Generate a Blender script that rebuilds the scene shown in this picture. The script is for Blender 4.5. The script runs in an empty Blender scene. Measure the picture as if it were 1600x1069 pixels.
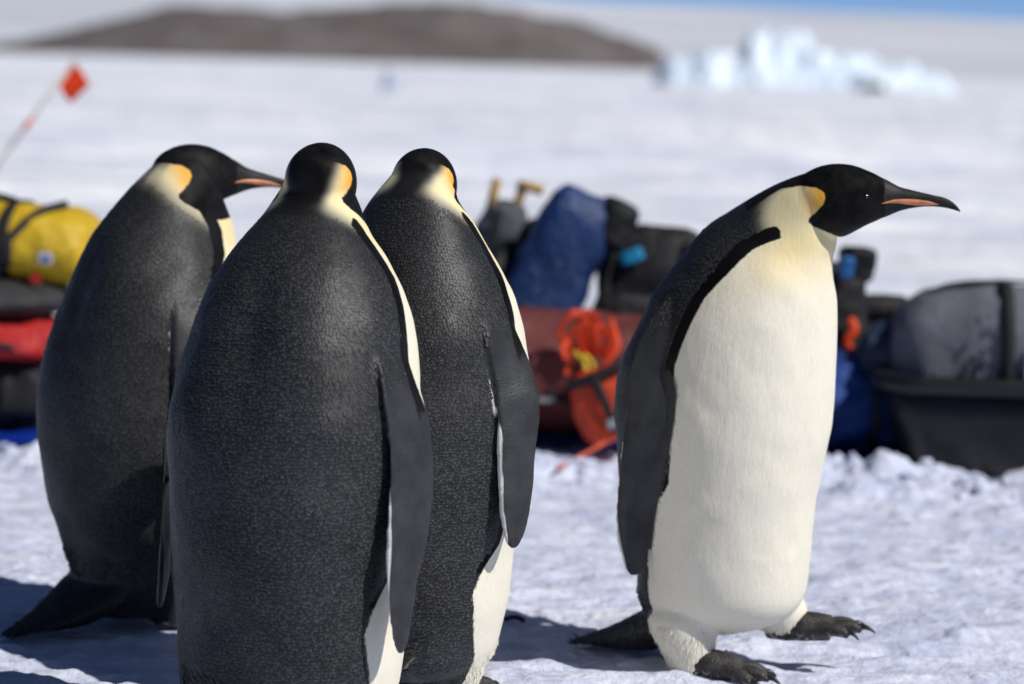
import bpy, bmesh, math, random
import numpy as np
from mathutils import Matrix, Vector
from mathutils.bvhtree import BVHTree
R_ = math.radians
scene = bpy.context.scene
col = scene.collection

# ------------------------------------------------------------------ camera, sky, sun, exposure
cam_d = bpy.data.cameras.new('camera'); cam = bpy.data.objects.new('camera', cam_d); col.objects.link(cam)
cam_d.sensor_width = 36.0; cam_d.lens = 36.0 * 4100 / 1600
cam_d.clip_start = 0.1; cam_d.clip_end = 40000
cam.matrix_world = Matrix.Translation((0, 0, 1.2)) @ Matrix.Rotation(R_(90 - 6.02), 4, 'X') @ Matrix.Rotation(R_(1.6), 4, 'Z')
cam_d.dof.use_dof = True; cam_d.dof.focus_distance = 4.75; cam_d.dof.aperture_fstop = 2.3
scene.camera = cam

SUN_EL, SUN_AZ = 45.5, 117.0            # azimuth clockwise from +Y (the view direction)
world = bpy.data.worlds.new('World'); scene.world = world; world.use_nodes = True
wn = world.node_tree.nodes; wl = world.node_tree.links
sky = wn.new('ShaderNodeTexSky'); sky.sky_type = 'NISHITA'; sky.sun_disc = False
sky.sun_elevation = R_(SUN_EL); sky.sun_rotation = R_(SUN_AZ)
sky.altitude = 6000; sky.air_density = 0.5; sky.dust_density = 0.0; sky.ozone_density = 3.0
wl.new(sky.outputs[0], wn['Background'].inputs[0]); wn['Background'].inputs[1].default_value = 0.105
sun_d = bpy.data.lights.new('sun', 'SUN'); sun = bpy.data.objects.new('sun', sun_d); col.objects.link(sun)
sun_d.energy = 4.2; sun_d.angle = R_(0.53); sun_d.color = (1.0, 0.975, 0.93)
sv = Vector((math.cos(R_(SUN_EL)) * math.sin(R_(SUN_AZ)), math.cos(R_(SUN_EL)) * math.cos(R_(SUN_AZ)), math.sin(R_(SUN_EL))))
sun.rotation_euler = sv.to_track_quat('Z', 'Y').to_euler()
vs = scene.view_settings
vs.view_transform = 'Standard'; vs.look = 'None'; vs.exposure = 0.0; vs.gamma = 1.0; vs.use_curve_mapping = False
scene.cycles.max_bounces = 8

# ------------------------------------------------------------------ helpers: noise
def _h(ix, iy, iz, seed):
    n = (ix.astype(np.int64) * 374761393 + iy.astype(np.int64) * 668265263 + iz.astype(np.int64) * 2147483647 + seed * 1274126177) & 0xffffffff
    n = ((n ^ (n >> 13)) * 1274126177) & 0xffffffff
    n = ((n ^ (n >> 16)) * 668265263) & 0xffffffff
    return ((n ^ (n >> 15)) & 0xffff) / 65535.0
def noise(p, seed=0):
    """value noise in -1..1, p is (n,2) or (n,3)"""
    p = np.asarray(p, float)
    if p.shape[1] == 2: p = np.column_stack([p, np.zeros(len(p))])
    i = np.floor(p); f = p - i; f = f * f * f * (f * (f * 6 - 15) + 10)
    ix, iy, iz = i[:, 0], i[:, 1], i[:, 2]
    flat = not np.any(iz) and not np.any(f[:, 2])
    def layer(dz):
        a = _h(ix, iy, iz + dz, seed); b = _h(ix + 1, iy, iz + dz, seed)
        c = _h(ix, iy + 1, iz + dz, seed); d = _h(ix + 1, iy + 1, iz + dz, seed)
        return (a * (1 - f[:, 0]) + b * f[:, 0]) * (1 - f[:, 1]) + (c * (1 - f[:, 0]) + d * f[:, 0]) * f[:, 1]
    r = layer(0)
    if not flat: r = r * (1 - f[:, 2]) + layer(1) * f[:, 2]
    return r * 2 - 1
def fbm(p, oct=4, seed=0, gain=.5, lac=2.03):
    p = np.asarray(p, float); r = 0; a = 1
    for k in range(oct):
        r = r + a * noise(p * lac ** k + 17.3 * k, seed + k); a *= gain
    return r
def sstep(a, b, x):
    t = np.clip((x - a) / (b - a), 0, 1); return t * t * (3 - 2 * t)

# ------------------------------------------------------------------ helpers: objects
def link(o, parent=None):
    col.objects.link(o)
    if parent is not None: o.parent = parent
    return o
def mesh_obj(name, verts, faces, mat=None, parent=None, smooth=True):
    me = bpy.data.meshes.new(name); me.from_pydata([tuple(v) for v in verts], [], [tuple(f) for f in faces]); me.update()
    if smooth: me.polygons.foreach_set('use_smooth', np.ones(len(me.polygons), bool))
    if mat: me.materials.append(mat)
    return link(bpy.data.objects.new(name, me), parent)
def bm_obj(name, bm, mat=None, parent=None, smooth=False):
    me = bpy.data.meshes.new(name); bm.to_mesh(me); bm.free()
    if smooth: me.polygons.foreach_set('use_smooth', np.ones(len(me.polygons), bool))
    if mat: me.materials.append(mat)
    return link(bpy.data.objects.new(name, me), parent)
def tag(o, label=None, cat=None, group=None, kind=None):
    for k, v in (('label', label), ('category', cat), ('group', group), ('kind', kind)):
        if v: o[k] = v
    return o
def empty(name, loc=(0, 0, 0), rot=(0, 0, 0)):
    o = bpy.data.objects.new(name, None); o.empty_display_size = .1
    o.location = loc; o.rotation_euler = rot; return link(o)
def grid_faces(n, m, close=True, off=0):
    F = []
    for i in range(n - 1):
        for j in range(m if close else m - 1):
            k = (j + 1) % m
            F.append((off + i * m + j, off + i * m + k, off + (i + 1) * m + k, off + (i + 1) * m + j))
    return F
class Geo:
    """collects lofts, tubes and boxes into one mesh"""
    def __init__(s): s.v = []; s.f = []
    def add(s, v, f):
        o = len(s.v); s.v += [tuple(map(float, p)) for p in v]; s.f += [tuple(i + o for i in q) for q in f]; return s
    def loft(s, rings):
        rings = np.asarray(rings, float); n, m = rings.shape[:2]
        v = list(rings.reshape(-1, 3)) + [rings[0].mean(0), rings[-1].mean(0)]
        f = grid_faces(n, m)
        f += [(n * m, (j + 1) % m, j) for j in range(m)] + [(n * m + 1, (n - 1) * m + j, (n - 1) * m + (j + 1) % m) for j in range(m)]
        return s.add(v, f)
    def tube(s, pts, rad, m=8, flat=1.0, up=(0, 0, 1)):
        pts = np.asarray(pts, float); n = len(pts)
        rad = np.full(n, rad) if np.isscalar(rad) else np.asarray(rad, float)
        t = np.gradient(pts, axis=0); t /= np.linalg.norm(t, axis=1)[:, None] + 1e-12
        up = np.asarray(up, float); R = []
        for i in range(n):
            a = np.cross(t[i], up)
            if np.linalg.norm(a) < 1e-3: a = np.cross(t[i], (1, 0, .01))
            a /= np.linalg.norm(a); b = np.cross(a, t[i])
            g = np.linspace(0, 2 * np.pi, m, endpoint=False)
            R.append(pts[i] + rad[i] * (np.cos(g)[:, None] * a + flat * np.sin(g)[:, None] * b))
        return s.loft(R)
    def box(s, c, d, rz=0):
        c = np.array(c, float); d = np.array(d, float) / 2
        v = np.array([[x, y, z] for x in (-1, 1) for y in (-1, 1) for z in (-1, 1)]) * d
        cr, sr = math.cos(rz), math.sin(rz)
        v = np.column_stack([v[:, 0] * cr - v[:, 1] * sr, v[:, 0] * sr + v[:, 1] * cr, v[:, 2]]) + c
        return s.add(v, [(0, 1, 3, 2), (4, 6, 7, 5), (0, 4, 5, 1), (2, 3, 7, 6), (0, 2, 6, 4), (1, 5, 7, 3)])
    def build(s, name, mat, parent=None, smooth=True): return mesh_obj(name, s.v, s.f, mat, parent, smooth)
def resample(T, k):
    """Catmull-Rom through table rows, k steps per span"""
    T = np.asarray(T, float); n = len(T); out = []
    for i in range(n - 1):
        p0, p1, p2, p3 = T[max(i - 1, 0)], T[i], T[i + 1], T[min(i + 2, n - 1)]
        for j in range(k):
            t = j / k
            out.append(.5 * (2 * p1 + (p2 - p0) * t + (2 * p0 - 5 * p1 + 4 * p2 - p3) * t * t + (3 * p1 - p0 - 3 * p2 + p3) * t ** 3))
    out.append(T[-1]); return np.array(out)
def remesh(geo, voxel, iters, fac=.5):
    """fuse the lofts of a body into one closed skin"""
    me = bpy.data.meshes.new('tmp'); me.from_pydata(geo.v, [], geo.f); me.update()
    o = bpy.data.objects.new('tmp', me); col.objects.link(o)
    m = o.modifiers.new('r', 'REMESH'); m.mode = 'VOXEL'; m.voxel_size = voxel
    s = o.modifiers.new('s', 'SMOOTH'); s.factor = fac; s.iterations = iters
    dg = bpy.context.evaluated_depsgraph_get(); dg.update()
    out = bpy.data.meshes.new_from_object(o.evaluated_get(dg))
    bpy.data.objects.remove(o); bpy.data.meshes.remove(me)
    out.polygons.foreach_set('use_smooth', np.ones(len(out.polygons), bool))
    return out
def coords(me):
    a = np.empty(len(me.vertices) * 3, np.float32); me.vertices.foreach_get('co', a); return a.reshape(-1, 3).astype(float)
def set_attr(me, name, val):
    val = np.asarray(val, np.float32)
    if val.ndim == 1: me.attributes.new(name, 'FLOAT', 'POINT').data.foreach_set('value', val)
    else: me.attributes.new(name, 'FLOAT_VECTOR', 'POINT').data.foreach_set('vector', val.ravel())

# ------------------------------------------------------------------ helpers: materials
class NT:
    def __init__(s, name):
        s.m = bpy.data.materials.new(name); s.m.use_nodes = True; s.t = s.m.node_tree
        s.b = s.t.nodes['Principled BSDF']; s.out = s.t.nodes['Material Output']
    def n(s, typ, **kw):
        x = s.t.nodes.new(typ)
        for k, v in kw.items(): setattr(x, k, v)
        return x
    def put(s, sock, v):
        if isinstance(v, bpy.types.NodeSocket): s.t.links.new(v, sock)
        elif v is not None: sock.default_value = v
    def math(s, op, a, b=None, c=None, clamp=False):
        x = s.n('ShaderNodeMath', operation=op, use_clamp=clamp)
        for i, v in enumerate((a, b, c)): s.put(x.inputs[i], v)
        return x.outputs[0]
    def step(s, v, a, b, lo=0., hi=1.):
        x = s.n('ShaderNodeMapRange', interpolation_type='SMOOTHSTEP')
        for i, q in enumerate((v, a, b, lo, hi)): s.put(x.inputs[i], q)
        return x.outputs[0]
    def mix(s, f, a, b, blend='MIX'):
        x = s.n('ShaderNodeMix', data_type='RGBA', blend_type=blend)
        s.put(x.inputs[0], f)
        for i, q in ((6, a), (7, b)):
            s.put(x.inputs[i], tuple(q) + (1,) if isinstance(q, (tuple, list)) and len(q) == 3 else q)
        return x.outputs[2]
    def attr(s, name, vec=False):
        x = s.n('ShaderNodeAttribute', attribute_name=name); return x.outputs['Vector' if vec else 'Fac']
    def coord(s, which='Object'): return s.n('ShaderNodeTexCoord').outputs[which]
    def mapv(s, v, scale=(1, 1, 1), rot=(0, 0, 0)):
        x = s.n('ShaderNodeMapping'); s.put(x.inputs[0], v); x.inputs['Scale'].default_value = scale; x.inputs['Rotation'].default_value = rot
        return x.outputs[0]
    def noise(s, v, scale, detail=3., rough=.55, dist=0., out=0):
        x = s.n('ShaderNodeTexNoise'); s.put(x.inputs['Vector'], v); x.inputs['Scale'].default_value = scale
        x.inputs['Detail'].default_value = detail; x.inputs['Roughness'].default_value = rough; x.inputs['Distortion'].default_value = dist
        return x.outputs[out]
    def bump(s, h, dist, strength=1., normal=None):
        x = s.n('ShaderNodeBump'); s.put(x.inputs['Height'], h); x.inputs['Distance'].default_value = dist
        s.put(x.inputs['Strength'], strength); s.put(x.inputs['Normal'], normal); return x.outputs[0]
    def set(s, **kw):
        names = dict(color='Base Color', rough='Roughness', spec='Specular IOR Level', normal='Normal', metal='Metallic',
                     sheen='Sheen Weight', sss='Subsurface Weight', coat='Coat Weight')
        for k, v in kw.items():
            if k == 'color' and isinstance(v, (tuple, list)): v = tuple(v) + (1,)
            s.put(s.b.inputs[names[k]], v)
        return s.m

def fabric(name, c, rough=.7, var=.25, weave=900, wr=.004, spec=.35, dirt=.0, sheen=0.):
    t = NT(name); v = t.coord()
    big = t.noise(v, 7, 4)
    cc = t.mix(t.step(big, .3, .7), tuple(x * (1 - var) for x in c), tuple(min(1, x * (1 + var)) for x in c))
    if dirt: cc = t.mix(t.math('MULTIPLY', t.step(t.noise(v, 16, 5, .7), .55, .75), dirt), cc, (.55, .56, .6))
    h = t.noise(v, 26, 5, .6, 1.2)
    nb = t.bump(h, wr, .9); nb = t.bump(t.noise(v, weave, 1), .0006, .6, nb)
    return t.set(color=cc, rough=rough, spec=spec, normal=nb, sheen=sheen)

def simple(name, c, rough=.5, spec=.5, var=.2, sc=30, bd=.001):
    t = NT(name); v = t.coord(); nz = t.noise(v, sc, 4)
    return t.set(color=t.mix(t.step(nz, .3, .7), tuple(x * (1 - var) for x in c), tuple(min(1, x * (1 + var)) for x in c)), rough=rough, spec=spec, normal=t.bump(t.noise(v, sc * 5, 3), bd, .7))

# ------------------------------------------------------------------ snow-covered sea ice
def snow_mat():
    t = NT('snow'); geo = t.n('ShaderNodeNewGeometry').outputs['Position']
    streak = t.mapv(geo, (1, 2.2, 1), (0, 0, R_(8)))
    big = t.noise(streak, .55, 4, .6, .4)
    med = t.noise(streak, 5.5, 5, .62, .3)
    fine = t.noise(geo, 55, 4, .65)
    grain = t.noise(geo, 420, 2, .7)
    far = t.noise(t.mapv(geo, (.035, .11, 1)), 1.0, 4, .6, .5)
    pos = t.n('ShaderNodeSeparateXYZ'); t.put(pos.inputs[0], geo)
    away = t.step(pos.outputs[1], 8.5, 16.)                     # grazing light painted into the colour: darker snow near, whiter snow far
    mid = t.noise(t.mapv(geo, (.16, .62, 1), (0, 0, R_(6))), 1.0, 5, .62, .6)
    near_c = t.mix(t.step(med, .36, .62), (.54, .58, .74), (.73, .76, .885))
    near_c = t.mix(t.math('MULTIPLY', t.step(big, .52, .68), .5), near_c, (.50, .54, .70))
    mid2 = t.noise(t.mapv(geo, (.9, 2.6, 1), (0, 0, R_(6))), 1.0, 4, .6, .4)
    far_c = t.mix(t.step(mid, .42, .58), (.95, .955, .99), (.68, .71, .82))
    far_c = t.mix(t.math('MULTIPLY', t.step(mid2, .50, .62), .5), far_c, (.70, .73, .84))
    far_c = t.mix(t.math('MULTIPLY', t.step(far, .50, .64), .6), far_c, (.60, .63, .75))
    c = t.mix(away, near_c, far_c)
    stain = t.math('MULTIPLY', t.step(t.noise(t.mapv(geo, (1.1, 2.4, 1)), 1.15, 4, .65, .8), .54, .70), t.step(fine, .3, .65))
    c = t.mix(t.math('MULTIPLY', stain, .35), c, (.70, .64, .50))
    speck = t.step(t.noise(geo, 85, 2, .5), .735, .775)
    c = t.mix(t.math('MULTIPLY', speck, .35), c, (.32, .31, .33))
    nb = t.bump(fine, .012, .7); nb = t.bump(med, .03, .5, nb); nb = t.bump(grain, .0022, .8, nb)
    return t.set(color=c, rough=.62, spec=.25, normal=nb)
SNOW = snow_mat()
GEAR_Y = 7.62
def snow_height(x, y):
    p = np.column_stack([x, y]); r = np.hypot(x, y)
    th = R_(8); q = np.column_stack([x * math.cos(th) + y * math.sin(th), -x * math.sin(th) + y * math.cos(th)])
    h = .010 * fbm(q * (1.1, 2.2), 3, 3)
    rid = 1 - np.abs(fbm(q * (3.2, 7.5), 4, 11, .55))
    near = sstep(30, 9, r)
    h += near * (.011 * (rid - .6))
    h += near * .0042 * fbm(p * (14, 22), 3, 29, .6)
    lum = fbm(p * 9, 3, 41, .55); h += near * .010 * np.maximum(lum - .35, 0)
    # trampled, heaped snow along the front of the equipment
    line = GEAR_Y + .10 * np.sin(x * 2.1 + .6) + .07 * noise(np.column_stack([x * 3.1, x * 0]), 5)
    d = (y - line)
    amp = .055 + .05 * noise(np.column_stack([x * 2.3, x * 0 + 9]), 8)
    amp = amp + .030 * sstep(.7, .95, x)
    amp = amp * (1 - .75 * np.exp(-((x - .22) / .22) ** 2))
    berm = np.exp(-(np.where(d < 0, d / .30, d / .16)) ** 2) * np.clip(amp, .015, .095)
    chunk = fbm(p * (8, 10), 4, 51, .50); w = np.exp(-(d / .42) ** 2)
    h += near * (berm * (1 + .55 * chunk) + w * .018 * np.maximum(chunk, -.2))
    # low wind-drifted rises out on the ice
    m = sstep(10, 40, r) * sstep(4000, 600, r)
    h += m * (.11 * fbm(q * (.20, .60), 4, 61) + .22 * fbm(q * (.035, .13), 3, 67)) * sstep(9, 30, r)
    h += sstep(8.6, 13, r) * sstep(130, 40, r) * (.045 * fbm(q * (.8, 1.7), 4, 73, .55) + .03 * np.maximum(fbm(q * (.35, 1.0), 3, 77), 0))
    return h
def build_ice():
    r = [.4, .8, 1.3, 1.9, 2.5, 3.0, 3.4, 3.7]
    r += list(np.arange(3.75, 6.2, .0085)) + list(np.arange(6.2, 8.3, .0095))
    while r[-1] < 45: r.append(r[-1] * 1.0068)
    while r[-1] < 12000: r.append(r[-1] * 1.045)
    r = np.array(r)
    a = np.concatenate([np.linspace(-13.5, 13.5, 600), np.linspace(13.5, 346.5, 64)[1:-1]])
    a = np.radians(a); n, m = len(r), len(a)
    X = (r[:, None] * np.sin(a)).ravel(); Y = (r[:, None] * np.cos(a)).ravel()
    Z = snow_height(X, Y)
    v = np.column_stack([X, Y, Z]); v = np.vstack([v, [[0, 0, 0]]])
    i = np.arange(n - 1)[:, None] * m; j = np.arange(m); k = (j + 1) % m
    quads = np.stack([i + j, i + m + j, i + m + k, i + k], -1).reshape(-1, 4)
    tris = np.stack([np.full(m, n * m), j, k], -1)
    me = bpy.data.meshes.new('sea_ice')
    nq, nt = len(quads), len(tris)
    me.vertices.add(len(v)); me.vertices.foreach_set('co', v.astype(np.float32).ravel())
    me.loops.add(nq * 4 + nt * 3); me.loops.foreach_set('vertex_index', np.concatenate([quads.ravel(), tris.ravel()]).astype(np.int32))
    me.polygons.add(nq + nt)
    me.polygons.foreach_set('loop_start', np.concatenate([np.arange(nq) * 4, nq * 4 + np.arange(nt) * 3]).astype(np.int32))
    me.polygons.foreach_set('use_smooth', np.ones(nq + nt, bool))
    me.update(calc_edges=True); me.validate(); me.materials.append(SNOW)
    o = link(bpy.data.objects.new('sea_ice', me)); tag(o, kind='structure'); return o
build_ice()

def terrain(name, xs, ys, fn, mat):
    X, Y = np.meshgrid(xs, ys); Z = fn(X.ravel(), Y.ravel())
    n, m = X.shape
    return tag(mesh_obj(name, np.column_stack([X.ravel(), Y.ravel(), Z]), [(i * m + j, i * m + j + 1, (i + 1) * m + j + 1, (i + 1) * m + j) for i in range(n - 1) for j in range(m - 1)], mat), kind='structure')
def rock_mat():
    t = NT('hill_rock'); g = t.n('ShaderNodeNewGeometry').outputs['Position']
    c = t.mix(t.step(t.noise(g, .012, 5, .65), .35, .65), (.112, .096, .094), (.165, .147, .145))
    c = t.mix(t.step(t.noise(t.mapv(g, (1, 1, 4)), .03, 4, .6), .60, .75), c, (.07, .07, .085))
    return t.set(color=c, rough=.9, spec=.1)
def hill_fn(x, y):
    # a long low ridge, steeper on the right where it ends above the ice
    u = (x + 175) / 330
    prof = np.interp(x, [-605, -545, -440, -350, -250, -160, -76, 0, 60, 110, 140, 149, 158], [-4, 7, 33, 52, 53, 60, 68, 60, 48, 34, 26, 18, -8])
    w = np.interp(x, [-600, -300, 0, 158], [120, 240, 260, 110])
    d = np.abs(y - 2740) / w
    n = fbm(np.column_stack([x / 60, y / 60]), 5, 71, .55)
    return prof * np.clip(1 - d ** 1.7, -.4, 1) + 4.0 * n * np.clip(1 - d, 0, 1) - 1
terrain('rocky_hill', np.linspace(-630, 160, 150), np.linspace(2440, 3050, 80), hill_fn, rock_mat())
def glacier_mat():
    t = NT('glacier_snow'); g = t.n('ShaderNodeNewGeometry').outputs['Position']
    c = t.mix(t.step(t.noise(t.mapv(g, (1, 1, 6)), .0009, 5, .6), .35, .65), (.52, .54, .60), (.66, .68, .74))
    return t.set(color=c, rough=.8, spec=.1)
def glacier_fn(x, y):
    s = sstep(3300, 9500, y) * .55 + np.clip((y - 3300) / 6700, 0, 1) * .45
    top = np.interp(x, [-6000, -2000, 100, 800, 1800, 3500, 7000], [420, 350, 245, 232, 212, 190, 150])
    return s * top + 7 * fbm(np.column_stack([x / 700, y / 900]), 4, 81) * s - 2
terrain('glacier_slope', np.linspace(-7000, 7000, 120), np.linspace(3300, 10500, 70), glacier_fn, glacier_mat())

def ice_mat():
    t = NT('berg_ice'); g = t.n('ShaderNodeNewGeometry').outputs['Position']
    c = t.mix(t.step(t.noise(g, .35, 4, .6), .35, .65), (.66, .76, .88), (.78, .86, .93))
    nb = t.bump(t.noise(g, 1.2, 4), .4, .6)
    return t.set(color=c, rough=.45, spec=.4, normal=nb, sss=.0)
ICE = ice_mat()
def crag(name, n, pts, label, cat, loc, mat, seed, group=None):
    """an ice mass as an irregular grid of peaks: pts = (x, y, height, rx, ry)"""
    x0 = min(p[0] - p[3] for p in pts); x1 = max(p[0] + p[3] for p in pts)
    y0 = min(p[1] - p[4] for p in pts); y1 = max(p[1] + p[4] for p in pts)
    X, Y = np.meshgrid(np.linspace(x0, x1, n), np.linspace(y0, y1, n // 2)); X = X.ravel(); Y = Y.ravel()
    s = (x1 - x0)
    jx = X + s * .022 * fbm(np.column_stack([X, Y]) * 14 / s, 3, seed); jy = Y + s * .022 * fbm(np.column_stack([X, Y]) * 14 / s + 40, 3, seed + 1)
    Z = np.full(len(X), -.3)
    for px, py, h, rx, ry in pts:
        d = np.maximum(np.abs((jx - px) / rx), np.abs((jy - py) / ry)) * .55 + np.hypot((jx - px) / rx, (jy - py) / ry) * .45
        Z = np.maximum(Z, h * np.clip(1.55 * (1 - d ** 1.6), -.1, 1))
    Z = np.where(Z > 0, Z * (1 + .10 * fbm(np.column_stack([X, Y]) * 14 / s, 3, seed + 3)), -.3)
    m = n; k = n // 2
    F = [(i * m + j, i * m + j + 1, (i + 1) * m + j + 1, (i + 1) * m + j) for i in range(k - 1) for j in range(m - 1)]
    o = mesh_obj(name, np.column_stack([X, Y, Z]), F, mat, None, False); o.location = loc
    return tag(o, label, cat, group)
crag('iceberg', 130, [(-9.0, -.9, 2.1, 1.5, 1.6), (-5.6, .8, 2.6, 3.4, 3.6), (-1.2, .9, 4.3, 3.2, 3.6), (1.4, .4, 2.9, 3.4, 3.2), (4.4, .7, 2.7, 3.2, 3.2), (7.3, .3, 2.1, 3.2, 2.8),
                      (9.9, .1, 1.4, 2.6, 2.2), (-3, -1.4, 1.7, 7.5, 2.4), (4.5, -1.4, 1.5, 7.5, 2.3), (.5, 0, 1.3, 11.5, 2.6)],
     'pale blue jagged iceberg frozen into the ice beyond the dark hill', 'iceberg', (21.4, 205, 0), ICE, 5)
crag('ice_pinnacle', 24, [(0, 0, .85, .24, .3), (.25, .1, .35, .35, .3)], 'small upright ice block far out on the snow below the hill', 'ice block', (-5.05, 101, 0), simple('grey_ice', (.36, .41, .54), .5, .3, .2, 3), 9)

# ------------------------------------------------------------------ penguins
def plumage_mat():
    t = NT('penguin_plumage'); oc = t.coord()
    white, band, hood = t.attr('white'), t.attr('band'), t.attr('hood')
    pale, nape, orange, chest = t.attr('pale'), t.attr('nape'), t.attr('orange'), t.attr('chest')
    flip, fedge = t.attr('flip'), t.attr('fedge')
    wob = t.math('SUBTRACT', t.noise(oc, 120, 3, .6), .5)
    hairy = t.math('SUBTRACT', t.noise(t.mapv(oc, (1, 1, .18)), 260, 2, .6), .5)
    edge = t.math('ADD', t.math('MULTIPLY', wob, .010), t.math('MULTIPLY', hairy, .010))
    W = t.step(t.math('MULTIPLY_ADD', edge, t.step(flip, .0, .3, 1., .12), white), -.003, .003)
    W = t.math('MAXIMUM', W, pale)
    B = t.step(t.math('ADD', band, t.math('MULTIPLY', edge, .5)), -.002, .002)
    Hd = t.step(t.math('ADD', hood, t.math('MULTIPLY', edge, .30)), -.0018, .0018)
    patchy = t.step(t.noise(oc, 9, 3), .3, .7)
    dark = t.mix(patchy, (.0100, .0100, .0108), (.0180, .0180, .0192))
    slate = dark
    fl = t.mix(t.step(t.noise(oc, 30, 3), .3, .7), (.021, .0215, .0235), (.034, .0345, .0375))
    slate = t.mix(flip, slate, fl)
    slate = t.mix(nape, slate, (.0065, .006, .0065))
    strand = t.noise(t.mapv(oc, (1, 1, .14)), 380, 3, .6)
    wh = t.mix(t.step(strand, .3, .7), (.745, .69, .55), (.81, .765, .635))
    wh = t.mix(chest, wh, (.84, .66, .30))
    wh = t.mix(t.math('MULTIPLY', pale, .85), wh, (.80, .68, .35))
    wh = t.mix(orange, wh, (.82, .39, .022))
    black = t.mix(t.step(t.noise(oc, 60, 3), .3, .7), (.004, .0038, .004), (.009, .0086, .009))
    c = t.mix(W, slate, wh)
    c = t.mix(B, c, (.0055, .0052, .0058))
    c = t.mix(Hd, c, black)
    c = t.mix(t.step(fedge, -.001, .001), c, (.60, .60, .585))
    # relief
    clump = t.noise(t.mapv(oc, (1, 1, .30)), 95, 4, .6, .5)
    nb = t.bump(strand, .0011, t.math('MULTIPLY_ADD', W, .10, .22)); nb = t.bump(clump, .0032, t.math('MULTIPLY', W, .30), nb)
    nb = t.bump(t.noise(t.mapv(oc, (1, 1, .5)), 40, 3), .004, t.math('MULTIPLY_ADD', W, -.12, .25), nb)
    rough = t.mix(t.math('MAXIMUM', Hd, W), (.50,) * 3, (.62,) * 3)
    vo = t.n('ShaderNodeTexVoronoi', feature='F1'); t.put(vo.inputs['Vector'], t.mapv(oc, (1, 1, 1.5))); vo.inputs['Scale'].default_value = 230
    nb = t.bump(vo.outputs['Distance'], .0011, t.math('MULTIPLY', flip, .55), nb)
    t.set(color=c, rough=rough, spec=t.math('MULTIPLY_ADD', t.math('MAXIMUM', t.math('MAXIMUM', Hd, B), nape), -.22, t.math('MULTIPLY_ADD', t.step(t.noise(oc, 6, 3), .3, .7), .22, .22)), normal=nb)
    return t.m
PLUME = plumage_mat()
def feather_mat():
    t = NT('contour_feather'); tipf, rnd, shade, soft = t.attr('tipf'), t.attr('rnd'), t.attr('shade'), t.attr('soft')
    base = t.mix(rnd, (.0130, .0130, .0138), (.0240, .0240, .0254))
    tipc = t.mix(rnd, (.050, .0505, .054), (.112, .114, .119))
    c = t.mix(t.math('MULTIPLY', t.step(tipf, .60, 1.0), t.math('MULTIPLY', shade, .80)), base, tipc)
    c = t.mix(soft, c, (.30, .28, .20))
    return t.set(color=c, rough=.50, spec=t.math('MULTIPLY_ADD', t.step(t.noise(t.coord(), 7, 3), .3, .7), .22, .14))
FEATHER = feather_mat()
def belly_mat():
    t = NT('belly_feather'); tipf, rnd, chest = t.attr('tipf'), t.attr('rnd'), t.attr('chest')
    c = t.mix(rnd, (.745, .69, .55), (.81, .765, .635))
    c = t.mix(chest, c, (.84, .66, .30))
    return t.set(color=c, rough=.6, spec=.25)
BELLY = belly_mat()
def horn_mat():
    t = NT('bill_horn'); v = t.coord()
    c = t.mix(t.step(t.noise(t.mapv(v, (1, .15, 1)), 120, 3), .35, .65), (.008, .0075, .008), (.020, .019, .019))
    return t.set(color=c, rough=.42, spec=.45, normal=t.bump(t.noise(t.mapv(v, (1, .12, 1)), 300, 2), .0008, .6))
HORN = horn_mat(); HORN.node_tree.nodes['Principled BSDF'].inputs['Roughness'].default_value = .55; HORN.node_tree.nodes['Principled BSDF'].inputs['Specular IOR Level'].default_value = .22
PLATE = simple('bill_plate', (.62, .22, .10), .38, .5, .18, 60, .0003)
EYE = simple('eye', (.008, .006, .005), .06, .6, .1)
def foot_mat():
    t = NT('foot_skin'); v = t.coord()
    vo = t.n('ShaderNodeTexVoronoi'); t.put(vo.inputs['Vector'], v); vo.inputs['Scale'].default_value = 210
    c = t.mix(t.step(t.noise(v, 45, 4), .3, .7), (.016, .015, .015), (.052, .047, .044))
    up = t.n('ShaderNodeSeparateXYZ'); t.put(up.inputs[0], t.n('ShaderNodeNewGeometry').outputs['Normal'])
    frost = t.math('MULTIPLY', t.step(t.noise(v, 90, 4, .7), .54, .66), t.step(up.outputs[2], -.1, -.6))
    c = t.mix(t.math('MULTIPLY', frost, .7), c, (.66, .68, .72))
    return t.set(color=c, rough=.55, spec=.4, normal=t.bump(vo.outputs['Distance'], .0022, .8))
FOOT = foot_mat()
FLUFF = simple('down_feather', (.77, .73, .61), .7, .2, .1, 80, .0005)
QUILL = simple('dark_quill', (.026, .026, .028), .5, .35, .4, 90, .0005)
CLAW = simple('claw_horn', (.010, .009, .009), .35, .5, .3)

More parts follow.
